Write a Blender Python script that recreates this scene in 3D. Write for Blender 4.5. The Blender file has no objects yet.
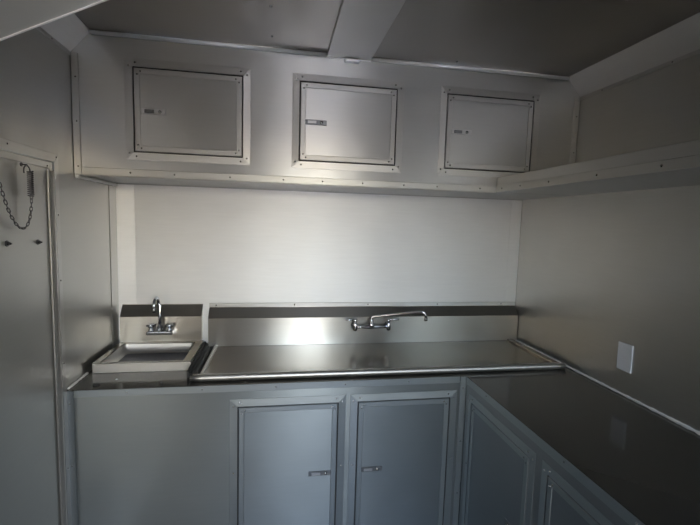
import bpy, bmesh, math, random
from mathutils import Vector, Matrix
random.seed(4)
sc = bpy.context.scene
COL = sc.collection

# ---------------------------------------------------------------- measures
XL, XR, D, U, L, XI = -0.758, 1.342, 2.161, 1.754, 1.631, 0.808
ZUB, ZC, ZCL, CW = 1.706, 2.228, 2.146, 0.0725
XS, ZST, CT = 0.959, 1.770, 0.91
YR = -1.65                                  # rear wall, behind the camera

# ---------------------------------------------------------------- materials
def metal(name, col, rough, metallic=0.9, aniso=0.0, tan=(0.03, 0.10, 1), var=0.03, grain=(2, 2, 30), bump=0.0, blot=0.06, cscale=1.0):
    m = bpy.data.materials.new(name); m.use_nodes = True
    nt = m.node_tree; b = nt.nodes['Principled BSDF']
    b.inputs['Metallic'].default_value = metallic
    b.inputs['Specular IOR Level'].default_value = 0.5
    tc = nt.nodes.new('ShaderNodeNewGeometry')
    mp = nt.nodes.new('ShaderNodeMapping'); mp.inputs['Scale'].default_value = grain
    nt.links.new(tc.outputs['Position'], mp.inputs['Vector'])
    n1 = nt.nodes.new('ShaderNodeTexNoise'); n1.inputs['Scale'].default_value = 4; n1.inputs['Detail'].default_value = 1
    nt.links.new(mp.outputs[0], n1.inputs['Vector'])
    n2 = nt.nodes.new('ShaderNodeTexNoise'); n2.inputs['Scale'].default_value = 3.1 * cscale; n2.inputs['Detail'].default_value = 2
    nt.links.new(tc.outputs['Position'], n2.inputs['Vector'])
    # roughness = rough + grain*var + blotches
    def madd(src, mul, add):
        n = nt.nodes.new('ShaderNodeMath'); n.operation = 'MULTIPLY_ADD'
        nt.links.new(src, n.inputs[0]); n.inputs[1].default_value = mul
        if isinstance(add, (int, float)): n.inputs[2].default_value = add
        else: nt.links.new(add, n.inputs[2])
        return n.outputs[0]
    r = madd(n1.outputs['Fac'], var, rough - var / 2 - blot / 2)
    r = madd(n2.outputs['Fac'], blot, r)
    nt.links.new(r, b.inputs['Roughness'])
    mix = nt.nodes.new('ShaderNodeMix'); mix.data_type = 'RGBA'
    mix.inputs['A'].default_value = (*[c * 0.88 for c in col], 1)
    mix.inputs['B'].default_value = (*[min(1, c * 1.08) for c in col], 1)
    f = madd(n1.outputs['Fac'], 0.3, 0.0); f = madd(n2.outputs['Fac'], 0.7, f)
    nt.links.new(f, mix.inputs['Factor'])
    nt.links.new(mix.outputs['Result'], b.inputs['Base Color'])
    if aniso:
        b.inputs['Anisotropic'].default_value = aniso
        cx = nt.nodes.new('ShaderNodeCombineXYZ')
        for i in range(3): cx.inputs[i].default_value = tan[i]
        nt.links.new(cx.outputs[0], b.inputs['Tangent'])
    if bump:
        bp = nt.nodes.new('ShaderNodeBump'); bp.inputs['Strength'].default_value = bump; bp.inputs['Distance'].default_value = 0.01
        n3 = nt.nodes.new('ShaderNodeTexNoise'); n3.inputs['Scale'].default_value = 4.5; n3.inputs['Detail'].default_value = 0.6
        nt.links.new(tc.outputs['Position'], n3.inputs['Vector'])
        nt.links.new(n3.outputs['Fac'], bp.inputs['Height'])
        nt.links.new(bp.outputs[0], b.inputs['Normal'])
    return m

M = {}
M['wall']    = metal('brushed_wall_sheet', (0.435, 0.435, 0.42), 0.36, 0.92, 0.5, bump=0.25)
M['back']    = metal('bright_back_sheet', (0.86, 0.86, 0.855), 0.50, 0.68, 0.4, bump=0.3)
M['strip']   = metal('pale_corner_strip', (0.96, 0.96, 0.95), 0.48, 0.65)
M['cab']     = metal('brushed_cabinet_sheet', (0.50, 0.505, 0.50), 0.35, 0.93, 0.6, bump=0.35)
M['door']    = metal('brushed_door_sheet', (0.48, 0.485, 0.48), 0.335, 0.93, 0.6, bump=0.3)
M['trim']    = metal('bent_trim_metal', (0.50, 0.50, 0.49), 0.37, 0.95)
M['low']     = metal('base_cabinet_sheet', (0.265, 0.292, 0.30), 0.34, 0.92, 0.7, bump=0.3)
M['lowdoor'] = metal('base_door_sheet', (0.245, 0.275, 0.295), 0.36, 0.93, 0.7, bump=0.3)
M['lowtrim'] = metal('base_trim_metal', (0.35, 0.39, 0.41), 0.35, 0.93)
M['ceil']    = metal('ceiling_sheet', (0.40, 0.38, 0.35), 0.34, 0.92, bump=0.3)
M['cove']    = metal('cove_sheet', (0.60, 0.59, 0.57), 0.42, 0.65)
M['steel']   = metal('stainless_sink_steel', (0.42, 0.405, 0.375), 0.305, 1.0, 0.85, var=0.01, blot=0.02, bump=0.2)
M['steelh']  = metal('stainless_sink_top', (0.38, 0.36, 0.33), 0.22, 1.0, var=0.01, blot=0.03, bump=0.15)
M['satin']   = metal('satin_steel', (0.60, 0.58, 0.55), 0.42, 0.95)
M['zinc']    = metal('zinc_plating', (0.80, 0.82, 0.83), 0.4, 0.7)
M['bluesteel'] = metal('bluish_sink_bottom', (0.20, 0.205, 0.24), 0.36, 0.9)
M['counter'] = metal('dark_glossy_counter', (0.085, 0.08, 0.07), 0.115, 0.45, 0, var=0.02, blot=0.04)
M['chrome']  = metal('chrome', (0.62, 0.64, 0.68), 0.07, 1.0, var=0.0, blot=0.02)
M['rivet']   = metal('rivet_metal', (0.38, 0.38, 0.38), 0.22, 1.0)
M['latch']   = metal('latch_metal', (0.22, 0.23, 0.24), 0.35, 0.9)
M['latchl']  = metal('latch_bright_metal', (0.55, 0.55, 0.55), 0.3, 0.9)
M['caulk']   = metal('caulk', (0.86, 0.85, 0.82), 0.6, 0.0)
M['plate']   = metal('white_plastic', (0.66, 0.68, 0.72), 0.4, 0.0)
M['iron']    = metal('dark_chain_steel', (0.16, 0.16, 0.17), 0.4, 0.9)
M['floor']   = metal('floor_sheet', (0.10, 0.10, 0.10), 0.5, 0.0)
M['ground']  = metal('gravel_ground', (0.26, 0.25, 0.24), 0.9, 0.0)
M['dark']    = metal('dark_rubber_and_shade', (0.02, 0.02, 0.02), 0.6, 0.0)  # rubber, and also the painted shade in narrow gaps

# ---------------------------------------------------------------- object helpers
WL = {}                                     # world location of every object
def wl(o): return WL.get(o.name, Vector((0, 0, 0))) if o else Vector((0, 0, 0))

def obj(name, bm, mat, parent=None, smooth=False, recalc=True):
    if recalc: bmesh.ops.recalc_face_normals(bm, faces=bm.faces)
    me = bpy.data.meshes.new(name)
    if bm.verts:
        lo = Vector([min(v.co[i] for v in bm.verts) for i in range(3)])
        hi = Vector([max(v.co[i] for v in bm.verts) for i in range(3)])
        c = (lo + hi) / 2
        if parent is None: c.z = lo.z
        for v in bm.verts: v.co -= c
    else: c = Vector((0, 0, 0))
    bm.to_mesh(me); bm.free()
    if smooth:
        for p in me.polygons: p.use_smooth = True
    me.materials.append(mat)
    o = bpy.data.objects.new(name, me); COL.objects.link(o)
    WL[o.name] = c.copy()
    if parent: o.parent = parent
    o.location = c - wl(parent)
    return o

def tag(o, label=None, cat=None, group=None):
    if label: o['label'] = label
    if cat: o['category'] = cat
    if group: o['group'] = group
    return o

def thing(name, label, cat, loc, group=None):
    o = bpy.data.objects.new(name, None); COL.objects.link(o)
    o.empty_display_size = 0.05
    o.location = loc; WL[o.name] = Vector(loc)
    return tag(o, label, cat, group)

def struct(name, bm, mat, parent=None, smooth=False):
    o = obj(name, bm, mat, parent, smooth)
    if parent is None: o['kind'] = 'structure'
    return o

def dup(src, loc, parent):
    o = src.copy(); COL.objects.link(o); o.parent = parent
    WL[o.name] = Vector(loc); o.location = Vector(loc) - wl(parent)
    return o

# ---------------------------------------------------------------- shape helpers
def box(bm, x0, x1, y0, y1, z0, z1, bev=0.0, seg=2):
    vs = [bm.verts.new((x, y, z)) for x in (x0, x1) for y in (y0, y1) for z in (z0, z1)]
    q = [(0, 1, 3, 2), (4, 6, 7, 5), (0, 4, 5, 1), (2, 3, 7, 6), (0, 2, 6, 4), (1, 5, 7, 3)]
    fs = [bm.faces.new([vs[i] for i in f]) for f in q]
    if bev:
        es = list({e for f in fs for e in f.edges})
        bmesh.ops.bevel(bm, geom=es, offset=bev, segments=seg, affect='EDGES', profile=0.5)
    return bm
def B(*a, **k): return box(bmesh.new(), *a, **k)

# a "face" maps (along, up, out) to the world
def F_back(Y):  return lambda a, b, c: (a, Y - c, b)         # front of a cabinet on the far wall
def F_right(X): return lambda a, b, c: (X - c, a, b)         # looks to -X
def F_left(X):  return lambda a, b, c: (X + c, a, b)         # looks to +X

def fbox(bm, F, a0, a1, b0, b1, c0, c1, bev=0.0, seg=1):
    p, q = F(a0, b0, c0), F(a1, b1, c1)
    s = [sorted((p[i], q[i])) for i in range(3)]
    return box(bm, *s[0], *s[1], *s[2], bev=bev, seg=seg)

def mitred(bm, F, a0, a1, b0, b1, w, c0, c1, ch=0.002, bottom=True, drop=0.0):
    """flat picture-frame moulding of width w outside a0..a1,b0..b1 with mitred joints"""
    o = [(a0 - w, b0 - w), (a1 + w, b0 - w), (a1 + w, b1 + w), (a0 - w, b1 + w)]
    i = [(a0, b0), (a1, b0), (a1, b1), (a0, b1)]
    g = 0.0006
    for k in range(4):
        if k == 0 and not bottom: continue
        n = (k + 1) % 4
        q = [o[k], o[n], i[n], i[k]]
        # shrink a hair along the run so that the mitre shows as a seam
        dx, dy = o[n][0] - o[k][0], o[n][1] - o[k][1]; l = math.hypot(dx, dy); dx, dy = dx / l * g, dy / l * g
        q = [(q[0][0] + dx, q[0][1] + dy), (q[1][0] - dx, q[1][1] - dy), (q[2][0] - dx, q[2][1] - dy), (q[3][0] + dx, q[3][1] + dy)]
        lo = [bm.verts.new(F(a, b, c0)) for a, b in q]
        hi = [bm.verts.new(F(a, b, c1 - (drop if m < 2 else 0))) for m, (a, b) in enumerate(q)]
        bm.faces.new(lo[::-1]); top = bm.faces.new(hi)
        fs = [bm.faces.new((lo[m], lo[(m + 1) % 4], hi[(m + 1) % 4], hi[m])) for m in range(4)]
        bmesh.ops.bevel(bm, geom=[top.edges[0], top.edges[2]], offset=ch, segments=1, affect='EDGES')
    return bm

def sheet_holes(bm, F, xs, zs, holes, c0, c1):
    """plate c0..c1 over the grid xs*zs with the cells in holes left open"""
    V = {}
    def v(i, j, k):
        if (i, j, k) not in V: V[i, j, k] = bm.verts.new(F(xs[i], zs[j], (c0, c1)[k]))
        return V[i, j, k]
    nx, nz = len(xs) - 1, len(zs) - 1
    full = lambda i, j: 0 <= i < nx and 0 <= j < nz and (i, j) not in holes
    for i in range(nx):
        for j in range(nz):
            if not full(i, j): continue
            for k in (0, 1): bm.faces.new([v(i, j, k), v(i + 1, j, k), v(i + 1, j + 1, k), v(i, j + 1, k)])
            if not full(i - 1, j): bm.faces.new([v(i, j, 0), v(i, j + 1, 0), v(i, j + 1, 1), v(i, j, 1)])
            if not full(i + 1, j): bm.faces.new([v(i + 1, j, 0), v(i + 1, j + 1, 0), v(i + 1, j + 1, 1), v(i + 1, j, 1)])
            if not full(i, j - 1): bm.faces.new([v(i, j, 0), v(i + 1, j, 0), v(i + 1, j, 1), v(i, j, 1)])
            if not full(i, j + 1): bm.faces.new([v(i, j + 1, 0), v(i + 1, j + 1, 0), v(i + 1, j + 1, 1), v(i, j + 1, 1)])
    return bm

def tube(bm, pts, r, seg=10, cap=True, up=Vector((0, 0, 1))):
    pts = [Vector(p) for p in pts]; n = len(pts)
    rs = r if isinstance(r, (list, tuple)) else [r] * n
    rings = []; side = None
    for i, p in enumerate(pts):
        t = (pts[min(i + 1, n - 1)] - pts[max(i - 1, 0)]).normalized()
        if side is None:
            s = t.cross(up)
            if s.length < 1e-4: s = t.cross(Vector((1, 0, 0)))
            side = s.normalized()
        else: side = (side - t * side.dot(t)).normalized()
        w = t.cross(side)
        rings.append([bm.verts.new(p + (side * math.cos(a) + w * math.sin(a)) * rs[i]) for a in [2 * math.pi * k / seg for k in range(seg)]])
    for a, b in zip(rings, rings[1:]):
        for k in range(seg): bm.faces.new((a[k], a[(k + 1) % seg], b[(k + 1) % seg], b[k]))
    if cap: bm.faces.new(rings[0][::-1]); bm.faces.new(rings[-1])
    return bm

def lathe(bm, prof, origin, axis, seg=20):
    """prof: (radius, height) list; axis: unit vector"""
    ax = Vector(axis).normalized(); o = Vector(origin)
    s = ax.cross(Vector((0, 0, 1)));  s = Vector((1, 0, 0)) if s.length < 1e-4 else s.normalized()
    w = ax.cross(s); rings = []
    for r, h in prof:
        r = max(r, 1e-5)
        rings.append([bm.verts.new(o + ax * h + (s * math.cos(a) + w * math.sin(a)) * r) for a in [2 * math.pi * k / seg for k in range(seg)]])
    for a, b in zip(rings, rings[1:]):
        for k in range(seg): bm.faces.new((a[k], a[(k + 1) % seg], b[(k + 1) % seg], b[k]))
    bm.faces.new(rings[0][::-1]); bm.faces.new(rings[-1])
    return bm

def prism(bm, prof, F, a0, a1):
    """profile of (u,v) points swept along the first axis by F(a,u,v)"""
    lo = [bm.verts.new(F(a0, u, v)) for u, v in prof]; hi = [bm.verts.new(F(a1, u, v)) for u, v in prof]
    n = len(prof); bm.faces.new(lo[::-1]); bm.faces.new(hi)
    for k in range(n): bm.faces.new((lo[k], lo[(k + 1) % n], hi[(k + 1) % n], hi[k]))
    return bm

RIV = {}
def rivets(F, key, pts, parent, r=0.0035, mat='rivet', name='rivet'):
    """dome rivets at (along, up, out); the mesh is shared"""
    n = Vector(F(0, 0, 1)) - Vector(F(0, 0, 0))
    for a, b, c in pts:
        p = Vector(F(a, b, c))
        k = (key, r, mat, name)
        if k not in RIV:
            bm = lathe(bmesh.new(), [(r, 0), (r * 0.95, r * 0.25), (r * 0.6, r * 0.5), (0, r * 0.6)], (0, 0, 0), n, 10)
            me = bpy.data.meshes.new(name); bmesh.ops.recalc_face_normals(bm, faces=bm.faces); bm.to_mesh(me); bm.free()
            me.materials.append(M[mat]); [setattr(q, 'use_smooth', True) for q in me.polygons]
            RIV[k] = me
        o = bpy.data.objects.new(name, RIV[k]); COL.objects.link(o); o.parent = parent
        WL[o.name] = p; o.location = p - wl(parent)

# ---------------------------------------------------------------- the room
T = 0.05
struct('floor', B(XL - T, XR + T, YR - T, D + T, -0.05, 0), M['floor'])
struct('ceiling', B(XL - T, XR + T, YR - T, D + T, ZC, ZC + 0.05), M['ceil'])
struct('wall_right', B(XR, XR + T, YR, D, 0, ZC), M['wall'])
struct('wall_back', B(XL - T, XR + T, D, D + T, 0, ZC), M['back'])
# left wall with the opening of the side door in it
DY1, DZ1 = 1.598, 1.727                        # far edge and top of the door leaf
bm = sheet_holes(bmesh.new(), F_left(XL), [YR, 0.75, DY1 + 0.002, D], [0, 0.06, DZ1 + 0.002, ZC], {(1, 1)}, -T, 0)
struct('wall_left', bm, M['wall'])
# rear wall with the open doorway that lets the daylight in
RX0, RX1, RZ0, RZ1 = 0.20, 0.70, 0.40, 2.0
bm = sheet_holes(bmesh.new(), lambda a, b, c: (a, YR + c, b), [XL - T, RX0, RX1, XR + T], [0, RZ0, RZ1, ZC], {(1, 1)}, -T, 0)
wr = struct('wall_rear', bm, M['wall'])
struct('ground', B(-14, 14, -22, YR - T - 0.05, -0.65, -0.6), M['ground'])
bpy.data.objects['ground'].name = 'ground_outside'

ce = bpy.data.objects['ceiling']
for x, y in ((-0.03, 1.64), (-0.03, 1.42), (0.72, 1.70)):
    obj('screw', lathe(bmesh.new(), [(0.005, 0), (0.004, -0.003), (0.0, -0.0035)], (x, y, ZC - 0.0003), (0, 0, 1), 10), M['rivet'], ce)
# slanted corner mouldings between walls and ceiling
for i, (s, xw) in enumerate(((1, XL), (-1, XR))):
    P = [(xw + s * 0.0005, ZCL), (xw + s * CW, ZC - 0.0005), (xw + s * CW, ZC - 0.0005 + 0.0), (xw + s * 0.0005, ZC - 0.0005)]
    P = [P[0], P[1], P[3]]
    bm = bmesh.new()
    lo = [bm.verts.new((x, U - 0.001, z)) for x, z in P]; hi = [bm.verts.new((x, YR + 0.001, z)) for x, z in P]
    bm.faces.new(lo); bm.faces.new(hi[::-1])
    for k in range(3): bm.faces.new((lo[k], lo[(k + 1) % 3], hi[(k + 1) % 3], hi[k]))
    t = struct('trim_%d' % (i + 1), bm, M['cove'])
    # bent lower flange against the wall
    bm = box(bmesh.new(), *sorted((xw + s * 0.0005, xw + s * 0.003)), YR + 0.001, U - 0.001, ZCL - 0.014, ZCL + 0.001, bev=0.0008, seg=1)
    obj('flange', bm, M['trim'], t)
    F = F_left(XL) if s == 1 else F_right(XR)
    rivets(F, 'w%d' % i, [(y, ZCL - 0.007, 0.003) for y in (1.62, 1.3, 0.98, 0.66, 0.34)], t, 0.003)
# pale strip in the far left corner, narrow strip far right
t = struct('trim_3', B(XL + 0.0005, XL + 0.084, D - 0.003, D - 0.0003, CT + 0.005, ZUB - 0.001, bev=0.0008, seg=1), M['strip'])
t = struct('trim_4', B(XR - 0.066, XR - 0.0005, D - 0.003, D - 0.0003, CT + 0.005, ZUB - 0.001, bev=0.0008, seg=1), M['back'])
# bright bead where the wall cabinets meet the ceiling
bm = tube(bmesh.new(), [(XL + CW, U - 0.009, ZC - 0.008), (0.1835, U - 0.009, ZC - 0.008)], 0.0075, 10)
t = struct('trim_5', bm, M['strip'], smooth=True)
bm = tube(bmesh.new(), [(0.3705, U - 0.009, ZC - 0.008), (XR - CW, U - 0.009, ZC - 0.008)], 0.0075, 10)
t = struct('trim_6', bm, M['strip'], smooth=True)
# lines of sealant on the side walls above the counter
def bead(name, pts, r, parent=None, mat='caulk'):
    P = []
    for a, b in zip(pts, pts[1:]):
        a, b = Vector(a), Vector(b); n = max(2, int((b - a).length / 0.012))
        P += [a.lerp(b, k / n) for k in range(n)]
    P.append(Vector(pts[-1]))
    bm = tube(bmesh.new(), P, [r * random.uniform(0.75, 1.2) for _ in P], 8)
    return obj(name, bm, M[mat], parent, smooth=True)
t = bead('trim_7', [(XR - 0.004, 0.12, CT + 0.005), (XR - 0.004, D - 0.01, CT + 0.005)], 0.0055); t['kind'] = 'structure'
t = bead('trim_8', [(XL + 0.004, L + 0.01, CT + 0.004), (XL + 0.004, 1.80, CT + 0.004)], 0.005); t['kind'] = 'structure'
t = bead('trim_9', [(XL + 0.005, U + 0.002, ZUB - 0.008), (XL + 0.005, D - 0.005, ZUB - 0.008)], 0.0075); t['kind'] = 'structure'
# vertical seam lines in the left wall
t = struct('trim_10', fbox(bmesh.new(), F_left(XL), 2.075, 2.158, CT + 0.01, ZUB - 0.011, 0.0003, 0.0025, bev=0.0008), M['wall'])

# ---------------------------------------------------------------- side door in the left wall
F = F_left(XL)
d1 = bpy.data.objects.new('door_1', None); COL.objects.link(d1); d1.location = (XL, 1.17, 0.06); WL['door_1'] = Vector(d1.location)
d1['kind'] = 'structure'
leaf = obj('leaf', fbox(bmesh.new(), F, 0.755, DY1 - 0.003, 0.065, DZ1 - 0.003, -0.03, 0.0, bev=0.001), M['wall'], d1)
obj('leaf_trim', mitred(bmesh.new(), F, 0.755 + 0.028, DY1 - 0.032, 0.093, DZ1 - 0.024, 0.024, 0.0003, 0.005, 0.003), M['trim'], leaf)
obj('door_frame', mitred(bmesh.new(), F, 0.75, DY1 + 0.002, 0.062, DZ1 + 0.002, 0.028, 0.0003, 0.005, 0.0015), M['trim'], d1)
ed = bmesh.new()
prism(ed, [(1.560, 0.0052), (1.566, 0.0095), (1.574, 0.0125), (1.582, 0.0125), (1.589, 0.0090), (1.5925, 0.0052)], lambda a, u, v: (XL + v, u, a), 0.10, DZ1 - 0.030)
obj('leaf_edge', ed, M['satin'], leaf)
rivets(F, 'dl', [(1.555, DZ1 - 0.016, 0.005), (1.30, DZ1 - 0.016, 0.005), (DY1 + 0.016, 1.55, 0.005), (DY1 + 0.016, DZ1 + 0.02, 0.005), (DY1 + 0.016, 1.32, 0.005), (DY1 + 0.016, 1.02, 0.005),
                 (DY1 + 0.016, 0.62, 0.005), (1.35, DZ1 + 0.02, 0.005)], d1, 0.003)
for y, z in ((1.334, 1.466), (1.491, 1.462)):
    bm = lathe(bmesh.new(), [(0.009, 0.0003), (0.009, 0.002), (0.0055, 0.0022)], F(y, z, 0), (1, 0, 0), 16)
    lathe(bm, [(0.0055, 0.002), (0.0055, 0.008), (0.003, 0.009), (0.003, 0.013), (0, 0.0135)], F(y, z, 0), (1, 0, 0), 6)
    obj('bolt', bm, M['iron'], d1)

# spring and chain hanging from the door
ch = thing('door_chain', 'dark steel coil spring and chain looped on the left door', 'chain', (XL, 1.40, 1.50))
bm = lathe(bmesh.new(), [(0.006, 0.006), (0.006, 0.009), (0.003, 0.0095)], (XL, 1.408, 1.697), (1, 0, 0), 12)
hx = XL + 0.022
hook = []; tube(bm, [(XL + 0.008, 1.408, 1.697), (hx, 1.408, 1.697), (hx + 0.002, 1.408, 1.693)], 0.0019, 8)
for k in range(17):
    a = math.radians(205 - 205 * k / 16)
    hook.append((hx, 1.407 + 0.016 * math.cos(a), 1.678 + 0.016 * math.sin(a)))
tube(bm, hook, 0.0019, 8)
obj('hook', bm, M['iron'], ch, smooth=True)
pts = []
turns, z0, z1 = 13, 1.680, 1.604
for k in range(turns * 14 + 1):
    a = 2 * math.pi * k / 14
    pts.append((hx + 0.0075 * math.cos(a), 1.423 + 0.0075 * math.sin(a), z0 + (z1 - z0) * k / (turns * 14)))
obj('coil_spring', tube(bmesh.new(), pts, 0.0017, 6), M['iron'], ch, smooth=True)
# chain links along a slack loop
def link_mesh():
    bm = bmesh.new(); pts = []
    for k in range(17):
        a = 2 * math.pi * k / 16
        pts.append(((0.0032) * math.cos(a), 0, 0.0052 * math.sin(a) + (0.0028 if math.sin(a) > 0.01 else -0.0028 if math.sin(a) < -0.01 else 0)))
    tube(bm, pts, 0.00125, 6, cap=False, up=Vector((0, 1, 0)))
    me = bpy.data.meshes.new('link'); bm.to_mesh(me); bm.free(); me.materials.append(M['iron'])
    for p in me.polygons: p.use_smooth = True
    return me
lm = link_mesh()
def bez(p, n):
    out = []
    for k in range(n + 1):
        t = k / n; out.append(sum((Vector(p[i]) * math.comb(3, i) * (1 - t) ** (3 - i) * t ** i for i in range(4)), Vector()))
    return out
path = bez([(hx, 1.424, 1.604), (hx - 0.004, 1.428, 1.480), (hx - 0.006, 1.350, 1.470), (hx - 0.008, 1.300, 1.615)], 300)
path += bez([(hx - 0.008, 1.300, 1.615), (hx - 0.008, 1.28, 1.66), (hx - 0.008, 1.25, 1.70), (hx - 0.012, 1.23, 1.70)], 80)[1:]
step, acc, last, n = 0.0118, 0.0118, path[0], 0
for p, q in zip(path, path[1:]):
    acc += (q - p).length
    if acc >= step:
        acc = 0; t = (q - p).normalized()
        rot = t.to_track_quat('Z', 'Y').to_matrix() @ Matrix.Rotation((n % 2) * math.pi / 2 + 0.5, 3, 'Z')
        o = bpy.data.objects.new('link', lm); COL.objects.link(o); o.parent = ch
        o.location = q - wl(ch); o.rotation_euler = rot.to_euler(); n += 1

# ---------------------------------------------------------------- cabinet door with frame, latch and rivets
def cab_door(F, a0, a1, b0, b1, parent, key, m_leaf, m_trim, latch=None, fw=0.028, lt=0.022, latch_mat='latch'):
    g = 0.0045
    leaf = obj('door', fbox(bmesh.new(), F, a0 + g, a1 - g, b0 + g, b1 - g, -0.014, 0.0005, bev=0.0008), m_leaf, parent)
    obj('door_trim', mitred(bmesh.new(), F, a0 + g + lt, a1 - g - lt, b0 + g + lt, b1 - g - lt, lt - 0.0008, 0.0007, 0.0032, 0.0015), m_trim, leaf)
    fr = obj('door_frame', mitred(bmesh.new(), F, a0 + 0.0004, a1 - 0.0004, b0 + 0.0004, b1 - 0.0004, fw, 0.0004, 0.0034, 0.0006, drop=0.0020), m_trim, parent)
    gsh = obj('door_gap_shade', mitred(bmesh.new(), F, a0 + g - 0.0002, a1 - g + 0.0002, b0 + g - 0.0002, b1 - g + 0.0002, g - 0.0005, -0.0029, -0.0008, 0.0003), M['dark'], parent)  # black strip filling the gap, stands in for the shade inside it
    i = lt * 0.55 + g; c = 0.0032; e = 0.012
    pt = []
    for a, s in ((a0, 1), (a1, -1)):
        for b, u in ((b0, 1), (b1, -1)):
            pt.append((a + s * i, b + u * (i + e), c)); pt.append((a + s * (i + e), b + u * i, c))
    rivets(F, key, pt, leaf, 0.0034)
    pt = []; h = fw * 0.5
    for a, s in ((a0, -1), (a1, 1)):
        for b, u in ((b0, -1), (b1, 1)):
            pt.append((a + s * h, b + u * 0.002, 0.0024)); pt.append((a - s * 0.01, b + u * h, 0.0024))
    if b1 - b0 > 0.4:
        for a, s in ((a0, -1), (a1, 1)): pt.append((a + s * h, (b0 + b1) / 2 + 0.08, 0.0024))
    rivets(F, key, pt, fr, 0.0036)
    if latch:
        l0, l1, lb = latch
        bm = fbox(bmesh.new(), F, l0, l1, lb - 0.0105, lb + 0.0105, 0.0007, 0.004, bev=0.0012)
        la = obj('latch', bm, M[latch_mat], leaf)
        w = l1 - l0
        bm = fbox(bmesh.new(), F, l0 + w * 0.12, l0 + w * 0.52, lb - 0.0065, lb + 0.0065, 0.0042, 0.0075, bev=0.0012)
        obj('latch_lever', bm, M['latchl' if latch_mat == 'latch' else 'latch'], la)
        bm = lathe(bmesh.new(), [(0.006, 0), (0.006, 0.003), (0.004, 0.0045), (0, 0.005)], F(l0 + w * 0.76, lb, 0.0041), Vector(F(0, 0, 1)) - Vector(F(0, 0, 0)), 14)
        obj('lock_button', bm, M['rivet'], la, smooth=True)
    return leaf

# ---------------------------------------------------------------- wall cabinets over the sinks
FU = F_back(U)
wc = thing('wall_cabinet', 'long sheet metal wall cabinet with three hatch doors above the sinks', 'cabinet', ((XL + XR) / 2, (U + D) / 2, ZUB))
xs = [XL + 0.0005, -0.547, -0.140, 0.080, 0.488, 0.706, 1.117, XR - 0.0005]
bm = sheet_holes(bmesh.new(), FU, xs, [ZUB, 1.797, 2.115, ZC - 0.0005], {(1, 1), (3, 1), (5, 1)}, -0.003, 0)
x0, x1 = XL + 0.0005, XR - 0.0005
box(bm, x0, x1, U + 0.0032, D - 0.0005, ZUB, ZUB + 0.003)
box(bm, x0, x1, D - 0.004, D - 0.0005, ZUB + 0.003, ZC - 0.001)
box(bm, x0, x0 + 0.003, U + 0.0032, D - 0.005, ZUB + 0.0031, ZC - 0.001)
box(bm, x1 - 0.003, x1, U + 0.0032, D - 0.005, ZUB + 0.0031, ZC - 0.001)
obj('body', bm, M['cab'], wc)
cab_door(FU, -0.547, -0.140, 1.797, 2.115, wc, 'U', M['door'], M['trim'], (-0.516, -0.429, 1.953), latch_mat='latchl')
cab_door(FU, 0.080, 0.488, 1.797, 2.115, wc, 'U', M['door'], M['trim'], (0.104, 0.192, 1.955))
cab_door(FU, 0.706, 1.117, 1.797, 2.115, wc, 'U', M['door'], M['trim'], (0.734, 0.825, 1.957), latch_mat='latchl')
e = obj('edge_trim', fbox(bmesh.new(), FU, x0 + 0.027, XS - 0.002, ZUB - 0.001, ZUB + 0.027, 0.0004, 0.0035, bev=0.0012), M['trim'], wc)
obj('bottom_lip', B(x0 + 0.014, XS - 0.002, U - 0.0035, U + 0.030, ZUB - 0.0045, ZUB - 0.0014, bev=0.001), M['trim'], e)
rivets(FU, 'U', [(x, ZUB + 0.013, 0.0035) for x in (-0.56, -0.40, -0.19, 0.02, 0.18, 0.35, 0.53, 0.68, 0.88)], e, 0.0035)
for a, b in ((x0 + 0.0005, x0 + 0.026), (x1 - 0.030, x1 - 0.0005)):
    c = obj('corner_trim', fbox(bmesh.new(), FU, a, b, ZUB + 0.001, ZCL - 0.002 if a < 0 else ZCL - 0.002, 0.0004, 0.0035, bev=0.0012), M['trim'], wc)
    rivets(FU, 'U', [((a + b) / 2 + 0.002, z, 0.0035) for z in (1.735, 1.90, 2.06)], c, 0.003)
obj('back_trim', B(x0 + 0.01, x1, D - 0.022, D - 0.0035, ZUB - 0.004, ZUB - 0.0006, bev=0.001), M['trim'], wc)

# ---------------------------------------------------------------- duct on the ceiling
bt = thing('ceiling_duct', 'flat grey metal duct cover running along the middle of the ceiling', 'duct', (0.275, 0.9, ZC))
bm = B(0.186, 0.368, YR + 0.3, U - 0.004, ZC - 0.012, ZC - 0.0005, bev=0.002)
obj('cover', bm, M['cove'], bt)
obj('end_lip', B(0.184, 0.370, U - 0.0035, U - 0.0007, ZC - 0.016, ZC - 0.0005, bev=0.001), M['strip'], bt)
obj('end_clip', B(0.258, 0.318, U - 0.022, U - 0.0007, ZC - 0.028, ZC - 0.0165, bev=0.003), M['strip'], bt)

# ---------------------------------------------------------------- shelf on the right wall
sh = thing('wall_shelf', 'long sheet metal shelf with riveted lip on the right wall', 'shelf', (XR, 1.0, ZUB))
Y0s = 0.25
FS = F_right(XS)
obj('shelf_panel', B(XS + 0.0035, XR - 0.0005, Y0s, U - 0.0045, ZUB + 0.0005, ZUB + 0.004), M['cab'], sh)
lip = obj('front_lip', fbox(bmesh.new(), FS, Y0s, U - 0.0045, ZUB + 0.0005, ZST, -0.003, 0.0, bev=0.001), M['cab'], sh)
obj('edge_trim', fbox(bmesh.new(), FS, Y0s, U - 0.0045, ZUB - 0.001, ZUB + 0.028, 0.0003, 0.003, bev=0.001), M['trim'], sh)
rivets(FS, 'S', [(y, ZUB + 0.014, 0.003) for y in (1.70, 1.56, 1.38, 1.15, 0.93, 0.72, 0.5)], lip, 0.0038)
obj('wall_bracket', fbox(bmesh.new(), F_right(XR), Y0s, U - 0.0045, ZUB + 0.005, ZUB + 0.03, 0.0006, 0.003, bev=0.001), M['trim'], sh)

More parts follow.
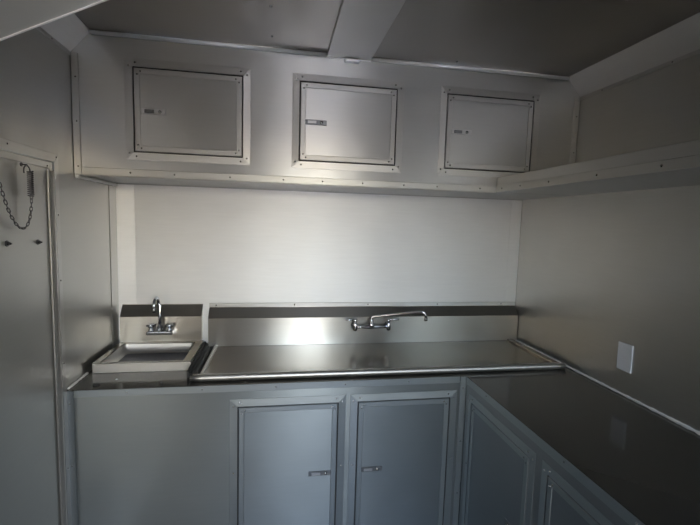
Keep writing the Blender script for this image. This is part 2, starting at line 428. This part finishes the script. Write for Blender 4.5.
# ---------------------------------------------------------------- base cabinets
FL = F_back(L)
bc = thing('base_cabinet', 'blue-grey metal base cabinet with two doors below the sinks', 'cabinet', (0, (L + D) / 2, 0))
xs = [XL + 0.0005, -0.148, 0.255, 0.333, 0.739, XI]
zt = CT - 0.021
bm = sheet_holes(bmesh.new(), FL, xs, [0.0005, 0.11, 0.820, zt], {(1, 1), (3, 1)}, -0.003, 0)
box(bm, XL + 0.0005, XL + 0.004, L + 0.0032, D - 0.005, 0.0005, zt)
box(bm, XL + 0.0005, XI, D - 0.004, D - 0.0005, 0.0005, zt)
box(bm, XL + 0.0045, XI, L + 0.0032, D - 0.0045, 0.06, 0.063)
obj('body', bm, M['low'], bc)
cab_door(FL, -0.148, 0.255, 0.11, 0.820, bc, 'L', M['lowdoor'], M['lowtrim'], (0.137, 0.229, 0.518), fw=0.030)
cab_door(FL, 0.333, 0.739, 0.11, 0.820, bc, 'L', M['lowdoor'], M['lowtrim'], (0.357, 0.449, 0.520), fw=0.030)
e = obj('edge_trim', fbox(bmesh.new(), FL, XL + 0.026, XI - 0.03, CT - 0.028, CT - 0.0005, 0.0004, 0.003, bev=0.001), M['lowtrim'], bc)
rivets(FL, 'L', [(x, CT - 0.015, 0.003) for x in (-0.55, -0.28, 0.0, 0.28, 0.55)], e, 0.003)
for a, b in ((XL + 0.0008, XL + 0.025), (XI - 0.028, XI - 0.0005)):
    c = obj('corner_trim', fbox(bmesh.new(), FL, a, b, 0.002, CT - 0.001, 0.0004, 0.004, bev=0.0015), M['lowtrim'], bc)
    rivets(FL, 'L', [((a + b) / 2, z, 0.004) for z in (0.86, 0.62, 0.38)], c, 0.003)

FR = F_right(XI)
Y0c = 0.12
rc = thing('base_cabinet', 'blue-grey metal base cabinet under the dark counter along the right wall', 'cabinet', ((XI + XR) / 2, 0.9, 0))
ys = [Y0c, 0.25, 0.66, 0.665, 1.067, 1.156, 1.569, L - 0.0045]
bm = sheet_holes(bmesh.new(), FR, [Y0c, 0.66, 1.067, 1.156, 1.569, L - 0.0045], [0.0005, 0.11, 0.820, zt], {(1, 1), (3, 1)}, -0.003, 0)
box(bm, XI + 0.0032, XR - 0.0005, Y0c, Y0c + 0.003, 0.0005, zt)
box(bm, XI + 0.0032, XR - 0.0005, Y0c + 0.0035, D - 0.005, 0.06, 0.063)
box(bm, XR - 0.004, XR - 0.0005, Y0c + 0.0035, D - 0.005, 0.064, zt)
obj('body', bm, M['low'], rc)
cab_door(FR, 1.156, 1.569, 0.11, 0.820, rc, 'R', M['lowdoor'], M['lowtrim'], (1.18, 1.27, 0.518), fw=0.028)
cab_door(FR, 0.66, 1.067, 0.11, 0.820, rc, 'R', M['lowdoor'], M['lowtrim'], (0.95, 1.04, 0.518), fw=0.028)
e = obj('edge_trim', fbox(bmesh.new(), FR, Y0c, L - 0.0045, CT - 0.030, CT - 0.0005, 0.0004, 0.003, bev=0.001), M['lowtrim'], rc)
rivets(FR, 'R', [(y, CT - 0.012, 0.003) for y in (1.45, 1.0, 0.755, 0.5)], e, 0.0032)

# ---------------------------------------------------------------- the counter
ct = obj('countertop', sheet_holes(bmesh.new(), lambda a, b, c: (a, b, c), [XL + 0.0006, -0.715, -0.385, XI, XR - 0.0006],
         [Y0c, L - 0.0001, 1.812, 2.085, D - 0.0006], {(0, 0), (1, 0), (2, 0), (1, 2)}, CT - 0.0195, CT), M['counter'])
obj('plug', lathe(bmesh.new(), [(0.013, 0), (0.012, 0.003), (0, 0.0035)], (-0.672, 1.674, CT + 0.0004), (0, 0, 1), 16), M['dark'], ct)
obj('screw', lathe(bmesh.new(), [(0.005, 0), (0.004, 0.002), (0, 0.0022)], (-0.619, 1.727, CT + 0.0004), (0, 0, 1), 12), M['zinc'], ct)
tag(ct, 'dark glossy L-shaped countertop running from the sinks along the right wall', 'countertop')

# ---------------------------------------------------------------- hand sink
def splash(bm, x0, x1, zb, zs, zt, zf, Yf, hem=0.0):
    """backsplash standing off the wall with a slanted return to it and a flat flange on top"""
    Yw = D - 0.0036
    P = [(Yf, zb), (Yf, zs), (Yw - 0.002, zt), (Yw - 0.002, zf), (Yw, zf), (Yw, zb)]
    lo = [bm.verts.new((x0, y, z)) for y, z in P]; hi = [bm.verts.new((x1, y, z)) for y, z in P]
    n = len(P); bm.faces.new(lo[::-1]); bm.faces.new(hi)
    for k in range(n): bm.faces.new((lo[k], lo[(k + 1) % n], hi[(k + 1) % n], hi[k]))
    return bm
YF = D - 0.046
hs = thing('hand_sink', 'small square stainless steel hand sink in the left corner', 'sink', (-0.55, 1.97, CT))
obj('backsplash', splash(bmesh.new(), -0.738, -0.364, 0.9525, 1.072, 1.124, 1.126, YF), M['steel'], hs)
X0, X1, Ya, Yb, ZR = -0.737, -0.355, 1.803, YF - 0.0008, 0.952
bm = sheet_holes(bmesh.new(), lambda a, b, c: (a, b, c), [X0, -0.712, -0.388, X1], [Ya, Ya + 0.012, 2.082, Yb], {(1, 1)}, ZR - 0.003, ZR)
obj('rim', bm, M['steelh'], hs)
bm = B(X0, X1, Ya, Ya + 0.003, CT + 0.0006, ZR - 0.0032, bev=0.0008, seg=1)
box(bm, X1 - 0.003, X1, Ya + 0.0032, Yb, CT + 0.0006, ZR - 0.0032)
box(bm, X0, X0 + 0.003, Ya + 0.0032, Yb, CT + 0.0006, ZR - 0.0032)
obj('apron', bm, M['satin'], hs)
# the bowl: a rounded tapered tub, open on top
def bowl(x0, x1, y0, y1, zt, zb, taper=0.02, rc=0.03):
    bm = bmesh.new(); rings = []
    for z, ins in ((zt, 0), (zt - 0.01, 0.001), (zb + 0.012, taper * 0.5), (zb + 0.004, taper*0.8), (zb, taper + 0.004)):
        ring = []
        for cx, cy, a0 in ((x1, y1, 0), (x0, y1, 90), (x0, y0, 180), (x1, y0, 270)):
            sx, sy = (1 if cx == x1 else -1), (1 if cy == y1 else -1)
            ox, oy = cx - sx * (ins + rc), cy - sy * (ins + rc)
            for k in range(6):
                a = math.radians(a0 + 18 * k); ring.append(bm.verts.new((ox + rc * math.cos(a), oy + rc * math.sin(a), z)))
        rings.append(ring)
    n = len(rings[0])
    for a, b in zip(rings, rings[1:]):
        for k in range(n): bm.faces.new((a[k], b[k], b[(k + 1) % n], a[(k + 1) % n]))
    bm.faces.new(rings[-1])
    return bm
b_ = obj('bowl', bowl(-0.7118, -0.3882, Ya + 0.0125, 2.0818, ZR - 0.0035, 0.908, rc=0.022), M['satin'], hs, smooth=True)
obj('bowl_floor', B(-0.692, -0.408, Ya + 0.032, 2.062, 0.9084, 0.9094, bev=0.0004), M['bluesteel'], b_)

# ---------------------------------------------------------------- large sink with a flat covered top
bs = thing('covered_sink', 'wide stainless steel sink with flat covered top and rolled front rim', 'sink', (0.49, 1.88, CT))
SX0, SX1 = -0.333, 1.310
obj('backsplash', splash(bmesh.new(), SX0, XR - 0.004, 0.9188, 1.060, 1.108, 1.130, YF), M['steel'], bs)
fl = obj('flange', B(SX0, XR - 0.004, D - 0.0075, D - 0.0060, 1.110, 1.130, bev=0.0005, seg=1), M['trim'], bs)
rivets(F_back(D - 0.0075), 'B', [(x, 1.120, 0.0) for x in (-0.30, 0.09, 0.48, 0.87, 1.25)], fl, 0.004)
# flat pan, a little below its raised edge
obj('cover_plate', B(-0.288, 1.276, 1.715, YF - 0.001, CT + 0.001, CT + 0.008), M['steelh'], bs)
def ridge(x0, y0, x1, y1, w, z0, z1, bev=0.003):
    return box(bmesh.new(), min(x0, x1 - w) if x0 != x1 else x0 - w / 2, x0 + w / 2 if x0 == x1 else x1, y0, y1, z0, z1, bev=bev)
r_ = obj('rim', B(SX0, SX1, 1.6965, 1.7145, CT + 0.0008, CT + 0.019, bev=0.003), M['steelh'], bs)
# front roll
n = 40
bm = tube(bmesh.new(), [(SX0 + 0.0 + (SX1 - SX0) * k / n, 1.675, CT + 0.0150) for k in range(n + 1)], [0.009] + [0.0140] * (n - 1) + [0.011], 16)
obj('rolled_edge', bm, M['satin'], bs, smooth=True)
bm = bmesh.new()
F2 = lambda a, u, v: (u, a, v)
prism(bm, [(-0.3535, CT + 0.0008), (-0.3535, CT + 0.030), (-0.349, CT + 0.030), (-0.343, CT + 0.018), (-0.337, CT + 0.018), (-0.330, CT + 0.009), (-0.322, CT + 0.005), (-0.316, CT + 0.011), (-0.310, CT + 0.005), (-0.3045, CT + 0.014), (-0.3035, CT + 0.0008)], F2, 1.7147, YF + 0.02)
tag(obj('side_gasket_and_shade', bm, M['dark'], bs), 'dark ridged strip beside the hand sink')  # ridged strip, widened in black to stand in for shade beside the apron
bm = prism(bmesh.new(), [(-0.303, CT + 0.0008), (-0.303, CT + 0.016), (-0.300, CT + 0.019), (-0.2915, CT + 0.017), (-0.2885, CT + 0.006), (-0.2885, CT + 0.0008)], F2, 1.7147, YF - 0.0005)
obj('side_rim', bm, M['satin'], bs)
bm = B(1.2768, SX1, 1.7147, YF - 0.0005, CT + 0.0008, CT + 0.018, bev=0.003)
obj('side_rim', bm, M['steelh'], bs)
bm = B(SX0, SX1 - 0.002, 1.6895, 1.6963, CT + 0.0008, CT + 0.006)
obj('front_gutter', bm, M['steelh'], bs)

# ---------------------------------------------------------------- faucets
def arc(c, r, a0, a1, n, e1, e2):
    c, e1, e2 = Vector(c), Vector(e1), Vector(e2)
    return [c + (e1 * math.cos(math.radians(a0 + (a1 - a0) * k / n)) + e2 * math.sin(math.radians(a0 + (a1 - a0) * k / n))) * r for k in range(n + 1)]
fx, fy = -0.550, 2.088
hf = thing('gooseneck_faucet', 'small chrome gooseneck faucet on the hand sink backsplash', 'faucet', (fx, YF, 0.985))
body = B(fx - 0.060, fx + 0.060, 2.070, YF - 0.0006, 0.992, 1.009, bev=0.004, seg=3)
lathe(body, [(0.016, 0), (0.016, 0.018), (0.012, 0.026), (0.009, 0.034)], (fx, fy, 1.007), (0, 0, 1), 18)
obj('body', body, M['chrome'], hf, smooth=False)
p = [(fx, fy, 1.02), (fx, fy, 1.08), (fx, fy, 1.136)] + arc((fx - 0.006, fy - 0.036, 1.140), 0.036, 0, 172, 14, (0, 1, 0), (0, 0, 1))
p += [p[-1] + Vector((0, 0.0, -0.012))]
sp = obj('spout', tube(bmesh.new(), p, 0.0075, 12, up=Vector((1, 0, 0))), M['chrome'], hf, smooth=True)
q = p[-1]
obj('aerator', lathe(bmesh.new(), [(0.0095, 0), (0.0095, 0.019), (0.007, 0.021)], q - Vector((0, 0, 0.018)), (0, 0, 1), 14), M['rivet'], sp, smooth=True)
for s in (-1, 1):
    hx_ = fx + s * 0.042
    bm = lathe(bmesh.new(), [(0.013, 0), (0.013, 0.006), (0.009, 0.010), (0.009, 0.016), (0.0165, 0.019), (0.0175, 0.028), (0.015, 0.033), (0.005, 0.035), (0, 0.035)], (hx_, 2.092, 1.0092), (0, 0, 1), 20)
    h = obj('handle', bm, M['chrome'], hf, smooth=True)
    bm = bmesh.new()
    for k in range(4):
        a = math.radians(45 + 90 * k + 10 * s); c_ = Vector((hx_ + 0.013 * math.cos(a), 2.092 + 0.013 * math.sin(a), 1.036))
        tube(bm, [c_ - Vector((0.004 * math.cos(a), 0.004 * math.sin(a), 0)), c_ + Vector((0.008 * math.cos(a), 0.008 * math.sin(a), 0))], [0.004, 0.0055], 8)
    obj('grip', bm, M['iron'], h, smooth=True)

wx, wy, wz = 0.485, YF - 0.036, 1.018
wf = thing('wall_faucet', 'chrome wall-mounted faucet with long swing spout over the wide sink', 'faucet', (wx, YF, 1.0))
bm = tube(bmesh.new(), [(0.400, wy, wz), (0.43, wy, wz - 0.002), (wx, wy, wz), (0.52, wy, wz - 0.002), (0.577, wy, wz)], [0.009, 0.0085, 0.013, 0.0085, 0.009], 14)
for x in (0.400, 0.577):
    lathe(bm, [(0.019, 0), (0.019, 0.003), (0.010, 0.005), (0.010, 0.04)], (x, YF - 0.0006, wz), (0, -1, 0), 18)
    lathe(bm, [(0.008, -0.022), (0.012, -0.016), (0.0125, 0.010), (0.010, 0.020), (0.008, 0.024)], (x, wy, wz), (0, 0, 1), 16)
lathe(bm, [(0.016, 0), (0.016, 0.012), (0.012, 0.020), (0.0105, 0.036), (0.009, 0.040)], (wx, wy, wz), (0, 0, 1), 16)
obj('body', bm, M['chrome'], wf, smooth=True)
for s, x in ((-1, 0.400), (1, 0.577)):
    bm = lathe(bmesh.new(), [(0.009, 0), (0.0115, 0.004), (0.0105, 0.016), (0.004, 0.020), (0, 0.020)], (x, wy, wz + 0.0245), (0, 0, 1), 14)
    tube(bm, [(x, wy, wz + 0.035), (x + s * 0.022, wy - 0.006, wz + 0.038), (x + s * 0.052, wy - 0.014, wz + 0.039)], [0.006, 0.0045, 0.0055], 10)
    obj('handle', bm, M['chrome'], wf, smooth=True)
tip = Vector((0.745, 1.985, 1.083))
p = [Vector((wx, wy, wz + 0.038)), Vector((wx, wy, wz + 0.044)), Vector((wx + 0.004, wy - 0.001, wz + 0.050)), Vector((wx + 0.014, wy - 0.004, wz + 0.054))]
e_ = Vector((0.718, 1.992, 1.112))
p += [p[-1].lerp(e_, k / 10) for k in range(1, 11)]
p += [Vector((0.728, 1.989, 1.112)), Vector((0.737, 1.9865, 1.107)), Vector((0.743, 1.985, 1.098)), tip]
s_ = obj('spout', tube(bmesh.new(), p, [0.0075] * 4 + [0.0068] * 14, 12), M['chrome'], wf, smooth=True)
obj('aerator', lathe(bmesh.new(), [(0.0095, 0), (0.0095, 0.014), (0.007, 0.016)], tip - Vector((0, 0, 0.015)), (0, 0, 1), 14), M['rivet'], s_, smooth=True)

# ---------------------------------------------------------------- blank cover plate on the right wall
FW = F_right(XR)
wp = thing('wall_plate', 'small blank white cover plate on the right wall above the counter', 'wall plate', (XR, 1.38, 1.01))
pl = obj('plate', fbox(bmesh.new(), FW, 1.345, 1.414, 1.008, 1.117, 0.0005, 0.0065, bev=0.0025, seg=2), M['plate'], wp)
for z in (1.032, 1.093):
    obj('screw', lathe(bmesh.new(), [(0.0028, 0), (0.0026, 0.0008), (0, 0.001)], FW(1.3795, z, 0.0065), (-1, 0, 0), 10), M['plate'], pl)

# ---------------------------------------------------------------- hatch panel propped up at upper left, close to the camera
hp = thing('hatch_panel', 'sheet metal hatch panel slanting up from the left wall at the top left corner', 'panel', (XL, 0.45, 1.68))
FH = lambda a, u, v: (u, a, v)
sl = 0.497
def hz(x, off=0.0): return 1.681 + (x - XL) * sl + off
ya, yb, xe = 0.12, 0.80, -0.13
obj('sheet', prism(bmesh.new(), [(XL + 0.012, hz(XL + 0.012)), (xe, hz(xe)), (xe, hz(xe, 0.018)), (XL + 0.012, hz(XL + 0.012, 0.018))], FH, ya, yb - 0.002), M['cove'], hp)
obj('edge_hem', prism(bmesh.new(), [(XL + 0.012, hz(XL + 0.012, -0.002)), (xe, hz(xe, -0.002)), (xe, hz(xe, 0.020)), (XL + 0.012, hz(XL + 0.012, 0.020))], FH, yb - 0.0018, yb + 0.0015), M['strip'], hp)
bm = tube(bmesh.new(), [(XL + 0.0065, ya + 0.02, 1.688), (XL + 0.0065, yb - 0.02, 1.688)], 0.006, 10)
obj('hinge', bm, M['trim'], hp, smooth=True)

# ---------------------------------------------------------------- camera
f, yaw, pitch, roll, zc = 418.06, 0.1728, 0.0966, 0.0292, 1.5554
cy, sy, cp, sp_ = math.cos(yaw), math.sin(yaw), math.cos(pitch), math.sin(pitch)
fw = Vector((sy * cp, cy * cp, -sp_)); r0 = Vector((cy, -sy, 0)); u0 = r0.cross(fw)
cr, sr = math.cos(roll), math.sin(roll)
r1 = cr * r0 + sr * u0; u1 = -sr * r0 + cr * u0
cam = bpy.data.cameras.new('camera'); co = bpy.data.objects.new('camera', cam); COL.objects.link(co)
cam.sensor_width = 36; cam.lens = f / 700 * 36; cam.clip_start = 0.02
Mx = Matrix((r1, u1, -fw)).transposed().to_4x4(); Mx.translation = Vector((0, 0, zc))
co.matrix_world = Mx
sc.camera = co

# ---------------------------------------------------------------- light: daylight through the rear doorway
w = bpy.data.worlds.new('sky'); sc.world = w; w.use_nodes = True
nt = w.node_tree; bg = nt.nodes['Background']
sky = nt.nodes.new('ShaderNodeTexSky'); sky.sky_type = 'NISHITA'; sky.sun_disc = False
sky.sun_elevation = math.radians(38); sky.sun_rotation = math.radians(120); sky.dust_density = 3.0; sky.air_density = 1.0
nt.links.new(sky.outputs[0], bg.inputs['Color']); bg.inputs['Strength'].default_value = 1.0
pd = bpy.data.lights.new('doorway_portal', 'AREA'); pd.shape = 'RECTANGLE'; pd.size = RX1 - RX0; pd.size_y = RZ1 - RZ0
pd.cycles.is_portal = True
po = bpy.data.objects.new('doorway_portal', pd); COL.objects.link(po)
po.location = ((RX0 + RX1) / 2, YR - T / 2, (RZ0 + RZ1) / 2); po.rotation_euler = (math.radians(90), 0, 0)   # looks to +Y

sc.cycles.max_bounces = 14; sc.cycles.diffuse_bounces = 6; sc.cycles.glossy_bounces = 10
sc.cycles.use_denoising = True
sc.cycles.sample_clamp_indirect = 6
sc.view_settings.view_transform = 'Standard'; sc.view_settings.look = 'None'
sc.view_settings.gamma = 1; sc.view_settings.use_curve_mapping = False
sc.view_settings.exposure = 2.7
